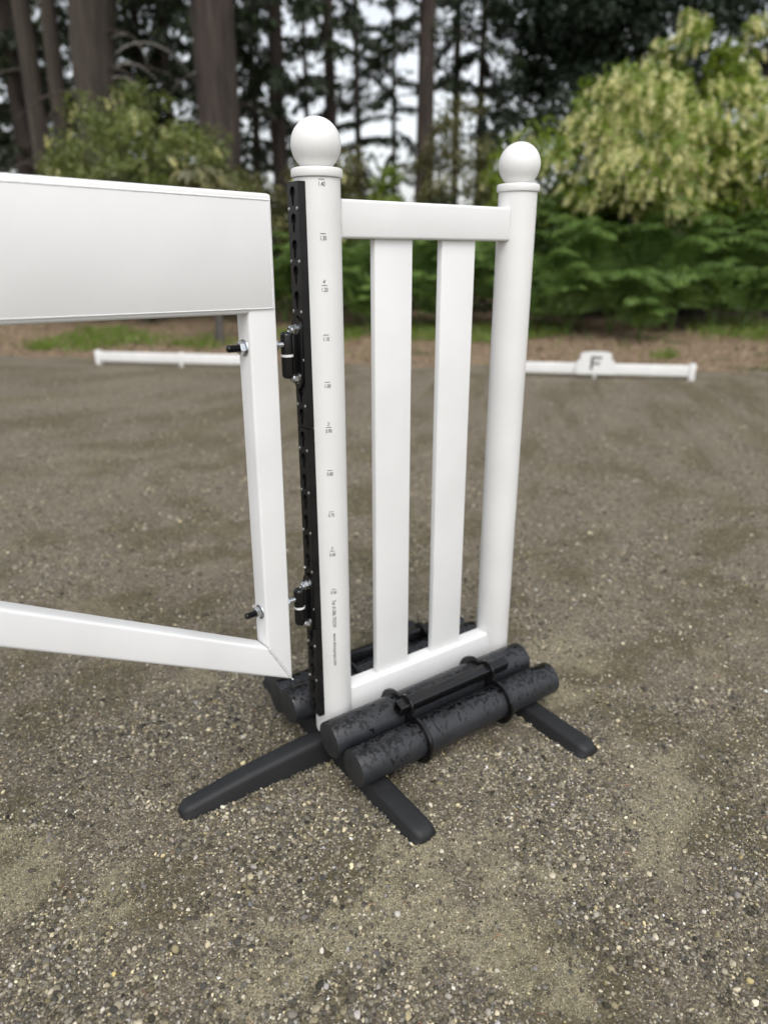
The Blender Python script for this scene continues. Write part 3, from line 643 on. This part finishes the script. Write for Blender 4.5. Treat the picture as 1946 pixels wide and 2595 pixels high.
# ------------------------------------------------------------------ vegetation
def leaf_mesh(name, C, D, Nn, ln, wd, tone, material, parent=None, bend=.25):
    # each leaf: two quads folded along its length. C centres, D length directions, Nn normals
    n = len(C); D = D / (np.linalg.norm(D, axis=1, keepdims=True) + 1e-9); S = np.cross(D, Nn); S /= (np.linalg.norm(S, axis=1, keepdims=True) + 1e-9); U = np.cross(S, D)
    l = np.asarray(ln)[:, None] if np.ndim(ln) else ln; w_ = np.asarray(wd)[:, None] if np.ndim(wd) else wd
    p0 = C - D * l * .5; p3 = C + D * l * .5 - U * l * bend * .5; a = C - D * l * .05 + S * w_ * .5 + U * l * bend * .3; b = C - D * l * .05 - S * w_ * .5 + U * l * bend * .3
    v = np.stack([p0, a, p3, b], 1).reshape(-1, 3); f = np.arange(4 * n).reshape(n, 4)
    me = bpy.data.meshes.new(name); fast_mesh(me, v, f)
    t = me.attributes.new('tone', 'FLOAT', 'FACE'); t.data.foreach_set('value', np.asarray(tone, np.float32)); return link_mesh(name, me, material, parent)
def rdir(n): v = RNG.normal(0, 1, (n, 3)); return v / np.linalg.norm(v, axis=1, keepdims=True)
def limb(bm, p, d, ln, r0, droop, n=6, wob=.06):
    pts = []; p = np.array(p, float); d = np.array(d, float)
    for i in range(n + 1):
        pts.append(tuple(p)); p = p + d * ln / n; d = d + np.array([RNG.normal(0, wob), RNG.normal(0, wob), -droop / n]); d /= np.linalg.norm(d)
    tube(bm, pts, [r0 * (1 - .85 * i / n) for i in range(n + 1)], 5, True); return pts
def trunk_bm(h, r, lean, seg=12, n=12):
    bm = bmesh.new(); pts = []; rad = []
    for i in range(n + 1):
        f = i / n; z = h * f - .3; pts.append((lean[0] * f * h + RNG.normal(0, .08 * r * (f > 0)), lean[1] * f * h + RNG.normal(0, .08 * r * (f > 0)), z)); rad.append(r * (1 - .72 * f) * (1 + .35 * math.exp(-f * h * 1.2)) * RNG.uniform(.96, 1.04))
    tube(bm, pts, rad, seg); return bm
def conifer(xs, d, wpx, label, h=19, lean_px=0, bark=BARK, z0=3.0, dens=1.0, dead=6, spread=2.4, name='conifer_tree', zmax=13., ys=180, leaf=None, pale=0):
    x, y = bgp(xs, d, ys); z = float(bank_h(x, y)); r = wpx * d / (1649 + .344 * (1297.5 - ys)) / 2 / .82
    t = thing(name, label, 'tree', (x, y, z)); s = lean_px / 2050 * d / zat(0, d); lean = (R2[0] * s, R2[1] * s)
    bm = trunk_bm(h, r, lean)
    C, D, T = [], [], []
    for k in range(dead):
        a = RNG.uniform(0, 6.28); zz = RNG.uniform(2.5, 9); limb(bm, (lean[0] * zz, lean[1] * zz, zz), (math.cos(a), math.sin(a), RNG.uniform(-.3, .3)), RNG.uniform(.8, 2.2), min(.035, r * .3), 1.0)
    nb = int(46 * dens)
    for k in range(nb):
        zz = z0 + (zmax - z0) * (k + RNG.random()) / nb; a = RNG.uniform(0, 6.28); L_ = spread * RNG.uniform(.55, 1.1) * (1 - .45 * max(0, (zz - 6) / (h - 6)))
        pts = limb(bm, (lean[0] * zz, lean[1] * zz, zz), (math.cos(a), math.sin(a), RNG.uniform(-.1, .25)), L_, min(.03, r * .3), .7)
        P = np.array(pts)
        for j in range(1, len(P)):
            m = int(26 * j / len(P) + 8); f = RNG.random((m, 1)); q = P[j - 1] * (1 - f) + P[j] * f; side = rdir(m) * .34 * RNG.random((m, 1)); side[:, 2] = side[:, 2] * .45 - .10
            C.append(q + side); dd = side + np.array([0, 0, -.12]) + (P[j] - P[j - 1]) * .4; D.append(dd); T.append(RNG.random(m))
    tr_ = from_bm('trunk', bm, bark, t, auto=80)
    if C:
        C = np.concatenate(C); D = np.concatenate(D); T = np.concatenate(T); n = len(C)
        leaf_mesh('crown', C, D, rdir(n) * .6 + np.array([0, 0, .8]), RNG.uniform(.14, .30, n), RNG.uniform(.05, .11, n), T, leaf or LF_CON, t)
    for k in range(pale):
        bm = bmesh.new(); a = RNG.uniform(0, 6.28); u = R2 * math.cos(a) * 1.0 - F2 * abs(math.sin(a)) * .8; zz = RNG.uniform(3.2, 6.5)
        limb(bm, (lean[0] * zz + u[0] * r * .7, lean[1] * zz + u[1] * r * .7, zz), (u[0], u[1], RNG.uniform(.1, .6)), RNG.uniform(1.0, 2.0), .021, 2.2, 9, .12); from_bm('dead_branch', bm, PALE, t, auto=80)
    return t
def leafy(name, xs, d, h, rx, label, leaf, n, cz=.6, rz=None, lsize=(.06, .12), flowers=0, stems=4, cat='shrub', bark=BARKG, gap=.45, group=None, ry=None, sink=0, nclump=60, trunk_r=.05, frmin=.55, lean=0., ys=400):
    x, y = bgp(xs, d, ys); z = float(bank_h(x, y)); t = thing(name, label, cat, (x, y, z - sink), group)
    rz = rz or h * (1 - cz); ry = ry or rx; cen = np.array([R2[0] * lean, R2[1] * lean, h * cz])
    bm = bmesh.new(); cl = []
    # clumps near the surface of the crown's volume
    while len(cl) < nclump:
        u = rdir(1)[0]; f = RNG.uniform(frmin, 1.0)
        if u[2] < -.75: continue
        q = u * f; cl.append((cen + (R2[0] * q[0] * rx + F2[0] * q[1] * ry, R2[1] * q[0] * rx + F2[1] * q[1] * ry, q[2] * rz), RNG.uniform(.10, .24) * (rx + rz) * .5))
    for k in range(stems):
        a = RNG.uniform(0, 6.28); tgt = cl[RNG.integers(len(cl))][0]; b0 = np.array([math.cos(a) * .15, math.sin(a) * .15, -.15]); mid = (b0 + tgt) / 2 + np.array([0, 0, .25 * h * .3])
        pts = [tuple((1 - f) ** 2 * b0 + 2 * f * (1 - f) * mid + f * f * tgt) for f in np.linspace(0, 1, 8)]; tube(bm, pts, [trunk_r * (1 - .8 * f) for f in np.linspace(0, 1, 8)], 6)
    from_bm('trunk' if cat == 'tree' else 'stem', bm, bark, t, auto=80)
    Cc = np.array([c for c, r in cl]); Rr = np.array([r for c, r in cl]); w_ = Rr ** 2; k = RNG.choice(len(cl), n, p=w_ / w_.sum()); u = rdir(n) * (RNG.random((n, 1)) ** .5)
    P = Cc[k] + u * Rr[k][:, None] * np.array([1.15, 1.15, .85]); P = P[P[:, 2] > .05]; n = len(P); out = P - cen; out /= np.linalg.norm(out, axis=1, keepdims=True)
    D = rdir(n) + out * .6 + np.array([0, 0, -.35]); N_ = rdir(n) * .7 + out * .5 + np.array([0, 0, .7])
    ctone = RNG.random(len(cl)); tone = np.clip(.55 * RNG.random(n) + .45 * ctone[k[:n] % len(cl)], 0, 1); ln = RNG.uniform(*lsize, n)
    leaf_mesh('crown', P, D, N_, ln, ln * RNG.uniform(.45, .7, n), tone, leaf, t)
    if flowers:
        # drooping plumes of blossom at the outside of the clumps, each of many small petals
        tocam = -F2; sc_ = out[:, :2] @ tocam + out[:, 2] * .7 + RNG.normal(0, .35, n)
        cand = np.where(sc_ > .35)[0]; pick = RNG.choice(cand, min(flowers, len(cand)), replace=False); PC = []; PD = []; PT = []; PL = []
        for i in pick:
            base = P[i] + out[i] * .06; L_ = RNG.uniform(.12, .29); dirn = np.array([out[i][0] * .5, out[i][1] * .5, -.85]) + RNG.normal(0, .15, 3); dirn /= np.linalg.norm(dirn); m = 32
            f = RNG.random((m, 1)); q = base + dirn * f * L_ + rdir(m) * (.058 * (1 - f * .75)); PC.append(q); PD.append(rdir(m) + dirn); PT.append(np.clip(RNG.normal(.5, .25) + RNG.normal(0, .2, m), 0, 1)); PL.append(RNG.uniform(.03, .055, m))
        PC = np.concatenate(PC); m = len(PC); leaf_mesh('blossom', PC, np.concatenate(PD), rdir(m), np.concatenate(PL), np.concatenate(PL) * .7, np.concatenate(PT), LF_FLW, t)
    return t
def fern(xs, d, h, label, nf=7, group='bracken ferns along the bank', face=None):
    x, y = bgp(xs, d, 700); z = float(bank_h(x, y)); t = thing('bracken_fern', label, 'fern', (x, y, z), group)
    for k in range(nf):
        a = RNG.uniform(0, 6.28); out = np.array([math.cos(a), math.sin(a), 0]); L_ = h * RNG.uniform(.75, 1.15); p = np.array([0, 0, -.03]); dr = np.array([0, 0, 1.]) + out * RNG.uniform(.05, .38); dr /= np.linalg.norm(dr); pts = []
        ns = 22
        for i in range(ns + 1): pts.append(p.copy()); p = p + dr * L_ / ns; q_ = sst((i / ns - .30) / .25); dr = dr + out * .15 * q_ + np.array([0, 0, -.155 * q_]) + RNG.normal(0, .02, 3); dr /= np.linalg.norm(dr)
        C, D, NN, LN, WD = [], [], [], [], []
        for i in range(ns):
            ax = pts[i + 1] - pts[i]; C.append((pts[i] + pts[i + 1]) / 2); D.append(ax); NN.append(np.array([out[1], -out[0], .3])); LN.append(np.linalg.norm(ax) * 1.35); WD.append(.016)
        for i in range(8, ns):
            f = (i - 8) / (ns - 8); pl = min(.48, L_ * .34) * (1 - f) ** .75 * RNG.uniform(.88, 1.1); ax = pts[i + 1] - pts[i]; ax /= np.linalg.norm(ax); sd = np.cross(ax, np.array([0, 0, 1.])); sd /= (np.linalg.norm(sd) + 1e-9); up = np.cross(sd, ax)
            for sg in (-1, 1):
                pd = sd * sg + ax * .40 + np.array([0, 0, -.34]) + RNG.normal(0, .07, 3); pd /= np.linalg.norm(pd); m = max(3, int(pl / .048)); C.append(pts[i] + pd * pl * .5 - np.array([0, 0, .03 * pl])); D.append(pd); NN.append(up); LN.append(pl * 1.12); WD.append(.022)
                for j in range(m):
                    g = (j + .5) / m; q = pts[i] + pd * pl * g + np.array([0, 0, -.12 * pl * g * g]); w_ = .105 * (1 - g * .8) * (1 - f * .5)
                    for s2 in (-1, 1): dd = np.cross(pd, up) * s2 + pd * .5; C.append(q + dd * w_ * .42); D.append(dd); NN.append(up + RNG.normal(0, .35, 3)); LN.append(w_ * 1.35); WD.append(w_ * .58)
        C = np.array(C); n = len(C); LN = np.array(LN); tb = RNG.random()
        leaf_mesh('frond', C, np.array(D), np.array(NN), LN, np.array(WD), np.clip(tb * .5 + RNG.random(n) * .5, 0, 1), LF_FERN, t, .15)
    return t

TREES = [
 # column, distance, trunk width in px, height, lean px, bark, crown from, density, dead limbs, label
 (80, 17., 44, 20, 0, BARKR, 6.0, .5, 8, 'dark leaning conifer trunk at the side of the thick cedar'),
 (200, 16., 108, 21, 66, BARKR, 6.5, .5, 16, 'thickest reddish cedar trunk with pale dead branches'),
 (128, 16.6, 40, 19, 20, BARKR, 7.0, .3, 8, 'slim cedar stem pressed against the thickest cedar trunk'),
 (360, 24., 24, 18, -4, BARK, 3.0, 1.2, 5, 'thin conifer standing in the gap between two thick trunks'),
 (508, 16., 104, 22, 40, BARK, 7.0, .4, 7, 'straight thick brown fir trunk rising behind the rounded shrub'),
 (576, 18., 30, 18, 3, BARK, 5.0, .6, 5, 'slender dark trunk close beside the straight thick fir'),
 (712, 20., 40, 20, -12, BARK, 3.5, .9, 6, 'medium conifer trunk behind the gate end of the wing'),
 (776, 24., 15, 17, 0, BARKG, 4.0, .7, 5, 'very thin grey conifer trunk against the bright sky'),
 (841, 21., 30, 20, -6, BARK, 4.0, .8, 6, 'dark conifer trunk rising behind the ball finial of the marked post'),
 (910, 26., 16, 18, -6, BARK, 3.5, .9, 5, 'thin dark conifer trunk between two stouter trunks in open sky'),
 (1001, 28., 12, 17, -2, BARK, 3.0, 1.0, 4, 'thinnest far conifer trunk seen above the wing top rail'),
 (1080, 19., 43, 21, 2, BARK, 5.5, .7, 8, 'stout brown conifer trunk above the middle of the wing'),
 (1164, 23., 20, 19, -4, BARK, 4.0, .8, 6, 'slim conifer trunk behind the young olive tree'),
 (1227, 22., 19, 19, -2, BARK, 4.5, .8, 6, 'slim dark conifer trunk beside the dense dark leafed tree'),
 (40, 21., 52, 20, 0, BARK, 3.0, 1.0, 6, 'shaded conifer at the outer side of the leaning trunk'),
 (640, 27., 20, 18, 2, BARK, 2.5, 1.3, 4, 'bushy far conifer in the gap beside the medium trunk'),
 (420, 23., 22, 18, 2, BARK, 2.2, 1.7, 4, 'dense dark conifer filling the gap beside the straight fir'),
 (20, 24., 26, 18, 4, BARK, 2.0, 1.8, 4, 'dense dark conifer behind the leaning trunk'),
 (270, 28., 26, 18, 2, BARK, 2.5, 1.4, 4, 'bushy far conifer behind the thickest cedar trunk'),
]
for xs, d, wpx, h, lp, bk, z0, dn, dead, lab in TREES: conifer(xs, d, wpx, lab, h, lp, bk, z0, dn * (.65 if 690 < xs < 1240 else 1.2), dead, pale=6 if wpx == 108 else 0)
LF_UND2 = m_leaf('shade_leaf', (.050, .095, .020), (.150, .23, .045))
# dense dark broadleaf tree and its neighbour
leafy('broadleaf_tree', 1470, 19.5, 12.5, 2.9, 'dense dark leafed tree with many small sky gaps', LF_DARK, 36000, .52, 4.2, (.11, .20), 0, 5, 'tree', BARK, nclump=150, trunk_r=.075, frmin=.15, ys=150)
leafy('broadleaf_tree', 1950, 20.5, 14, 2.9, 'dark leafed tree rising behind the cream flowering bush', LF_DARK, 20000, .60, 5.0, (.12, .22), 0, 5, 'tree', BARK, nclump=100, trunk_r=.08, frmin=.2, ys=150)
# flowering shrubs
leafy('flowering_shrub', 1665, 13.2, 4.2, 2.5, 'large arching bush hung with cream blossom above the ferns', LF_SHR, 19000, .56, 1.65, (.06, .12), 880, 9, nclump=150, trunk_r=.05, frmin=.3)
leafy('flowering_shrub', 2040, 12.6, 4.0, 1.5, 'cream flowering bush beyond the large arching one', LF_SHR, 9000, .6, 1.4, (.06, .12), 400, 6, nclump=70)
leafy('flowering_shrub', 1765, 13.8, 5.1, .9, 'tall wispy flowering spire rising out of the large bush', LF_SHR, 5000, .72, 1.5, (.07, .13), 120, 5, nclump=45)
leafy('flowering_shrub', 350, 13.0, 3.9, 1.65, 'rounded green shrub with faded cream blossom behind gate panel', LF_SHRD, 24000, .50, 1.75, (.05, .095), 80, 8, nclump=170)
leafy('flowering_shrub', 150, 13.6, 2.7, 1.1, 'small buff flowered shrub at the foot of the cedars', LF_OLV, 6000, .55, 1.2, (.06, .11), 60, 5, nclump=50)
leafy('olive_shrub', 575, 13.4, 2.9, 1.05, 'bushy olive green shrub showing between gate and wing post', LF_OLV, 7000, .52, 1.3, (.06, .12), 40, 4, nclump=60)
leafy('leafy_shrub', 830, 14.2, 2.9, 1.1, 'loose yellow green shrub behind the ball topped gate post', LF_OLV, 6500, .55, 1.5, (.06, .12), 20, 5, nclump=70)
leafy('young_tree', 1165, 15.0, 3.7, .95, 'wispy young olive leaved tree behind the wing slats', LF_OLV, 6500, .58, 1.9, (.06, .11), 0, 4, 'tree', nclump=70)
leafy('leafy_shrub', 960, 14.6, 2.6, 1.2, 'low green shrub at the bank behind the wing', LF_SHR, 7000, .5, 1.25, (.06, .12), 0, 5, nclump=60)
leafy('leafy_shrub', 1320, 13.8, 2.7, 1.2, 'green shrub joining the flowering bush to the wing', LF_SHR, 8000, .55, 1.5, (.06, .12), 30, 5, nclump=70)
leafy('leafy_shrub', 1760, 12.9, 2.3, 2.1, 'dark green shrub filling the shade under the flowering bush', LF_UND2, 13000, .55, 1.1, (.08, .15), 0, 6, nclump=100, ry=.8, ys=560)
leafy('leafy_shrub', 1480, 13.0, 2.3, 1.3, 'mid green shrub between the flowering bush and the bracken', LF_UND2, 8000, .55, 1.1, (.07, .13), 0, 6, nclump=60, ry=.8, ys=560)
# slim sapling whose stem shows under the gate panel
conifer(559, 10.6, 17, 'grey stemmed sapling seen below the gate panel', 2.5, 0, BARKG, 1.5, .35, 0, .5, 'sapling', 2.4, 850, LF_OLV)
# bracken
FERNS = [(1290, 11.6, 1.5), (1395, 11.3, 1.6), (1480, 11.9, 1.8), (1560, 10.9, 1.15), (1600, 12., 1.9), (1690, 11.8, 1.7), (1770, 12.2, 1.9), (1850, 11.9, 1.7), (1930, 12.1, 1.8), (1640, 10.4, .75), (905, 12., 1.5), (985, 12.2, 1.6), (1075, 12., 1.5), (1180, 12.2, 1.6), (720, 12.4, 1.4), (800, 12.2, 1.5), (640, 12.8, 1.3), (1440, 12.6, 2.0), (1730, 13., 2.1), (1990, 11.6, 1.7), (1345, 10.9, 1.05), (1450, 10.8, 1.1), (1720, 11.0, 1.1), (1820, 11.1, 1.05), (1900, 11.0, 1.1), (940, 11.3, 1.05), (1120, 11.3, 1.1)]
for xs, d, h in FERNS:
    lab = 'green bracken fern under the cream blossom beyond the letter board' if xs > 1250 else 'green bracken fern glimpsed between the wing posts and slats' if xs > 850 else 'green bracken fern in the gap between gate and wing'
    if (xs, d) == (1640, 10.4): lab = 'smallest bracken fern sprawling forward onto the brown bank'
    fern(xs, d, h * 1.30, lab, 12 if h > 1 else 9, None if h == .75 else 'bracken ferns along the bank')
# far woodland and undergrowth that read as one mass
def far_wood():
    n = 46000; d = RNG.uniform(30, 44, n); xs = RNG.uniform(-700, 2700, n); z = RNG.uniform(-.3, 17, n)
    dn = np.interp(xs, [-700, 600, 760, 1250, 1330, 2700], [1.7, 1.6, .24, .24, 1., 1.])
    s = (xs - 973) * .939 * d / 1756; cl = fbm(s, z, .45, 90, 3); keep = (cl - np.interp(xs, [600, 760, 1250, 1330], [.22, .33, .33, .27])) * 3.2 * dn + np.where(z < 3.4, .7, 0) > RNG.random(n)
    s, d, z, xs = s[keep], d[keep], z[keep], xs[keep]; n = len(s)
    P = np.stack([CAM[0] + F2[0] * d + R2[0] * s, CAM[1] + F2[1] * d + R2[1] * s, z], 1); P[:, 2] += bank_h(P[:, 0], P[:, 1]) * .5
    o = leaf_mesh('far_woodland', P, rdir(n) + np.array([0, 0, -.5]), rdir(n) + np.array([0, 0, .6]), RNG.uniform(.25, .55, n), RNG.uniform(.12, .28, n), RNG.random(n), LF_CON)
    o['kind'] = 'stuff'; o['label'] = 'dark far woodland foliage behind the tall trunks'; o['category'] = 'woodland'
far_wood()
def undergrowth():
    n = 30000; d = RNG.uniform(13.2, 18, n); xs = RNG.uniform(-500, 2500, n); s = (xs - 973) * .939 * d / 1756; top = .8 + 1.9 * fbm(s, d, .5, 44, 3); z = RNG.random(n) ** 1.1 * top
    P = np.stack([CAM[0] + F2[0] * d + R2[0] * s, CAM[1] + F2[1] * d + R2[1] * s, z], 1); P[:, 2] += bank_h(P[:, 0], P[:, 1])
    o = leaf_mesh('undergrowth', P, rdir(n) + np.array([0, 0, .3]), rdir(n) + np.array([0, 0, .8]), RNG.uniform(.08, .18, n), RNG.uniform(.04, .09, n), RNG.random(n), LF_UND)
    o['kind'] = 'stuff'; o['label'] = 'low tangled green undergrowth below the trees'; o['category'] = 'undergrowth'
LF_UND = m_leaf('undergrowth_leaf', (.03, .05, .014), (.095, .14, .035)); undergrowth()
def bank_grass():
    n = 120000; e = RNG.uniform(-7, 16, n); nn = RNG.uniform(-.05, 4.5, n); x = L0[0] + e * EV[0] + nn * NV[0]; y = L0[1] + e * EV[1] + nn * NV[1]
    k = np.full(n, .015)
    for xs, d, rr in ((1900, 11.0, .8), (1060, 11.3, .8), (1190, 10.9, .5), (1330, 11.3, .6), (250, 11., .9), (520, 10.6, .45), (1700, 9.3, .2), (820, 11.2, .7)):
        px, py = bgp(xs, d, 830); k = np.maximum(k, sst((1.25 - np.hypot(x - px, y - py) / rr + (fbm(x, y, 3., 61, 3) - .5) * 1.2) / .5))
    k = k * np.clip(nn / .3, 0, 1) > RNG.random(n); x, y, nn = x[k], y[k], nn[k]; n = len(x)
    ln = RNG.uniform(.05, .17, n); P = np.stack([x, y, bank_h(x, y) + ln * .4], 1); dry = RNG.random(n) < .18
    D = RNG.normal(0, .35, (n, 3)) + np.array([0, 0, 1.])
    for nm, sel, mt, lab in (('grass', ~dry, LF_GRS, 'green grass tufts on the brown bank'), ('dry_grass', dry, LF_DRY, 'dry straw stems on the brown bank')):
        m = int(sel.sum()); o = leaf_mesh(nm, P[sel], D[sel], rdir(m), ln[sel], ln[sel] * .11, RNG.random(m), mt); o['kind'] = 'stuff'; o['label'] = lab; o['category'] = 'grass'
bank_grass()
def bark_chips():
    n = 14000; e = RNG.uniform(-7, 16, n); nn = RNG.uniform(-.15, 4., n); x = L0[0] + e * EV[0] + nn * NV[0]; y = L0[1] + e * EV[1] + nn * NV[1]; P = np.stack([x, y, bank_h(x, y) + .008], 1)
    o = leaf_mesh('bark_chips', P, RNG.normal(0, 1, (n, 3)) * np.array([1, 1, .25]), rdir(n) * .4 + np.array([0, 0, 1]), RNG.uniform(.03, .09, n), RNG.uniform(.015, .04, n), RNG.random(n), m_leaf('bark_chip', (.14, .092, .054), (.46, .35, .23), .02)); o['kind'] = 'stuff'; o['label'] = 'reddish brown bark chips and dead leaves covering the bank'; o['category'] = 'bark chips'
bark_chips()
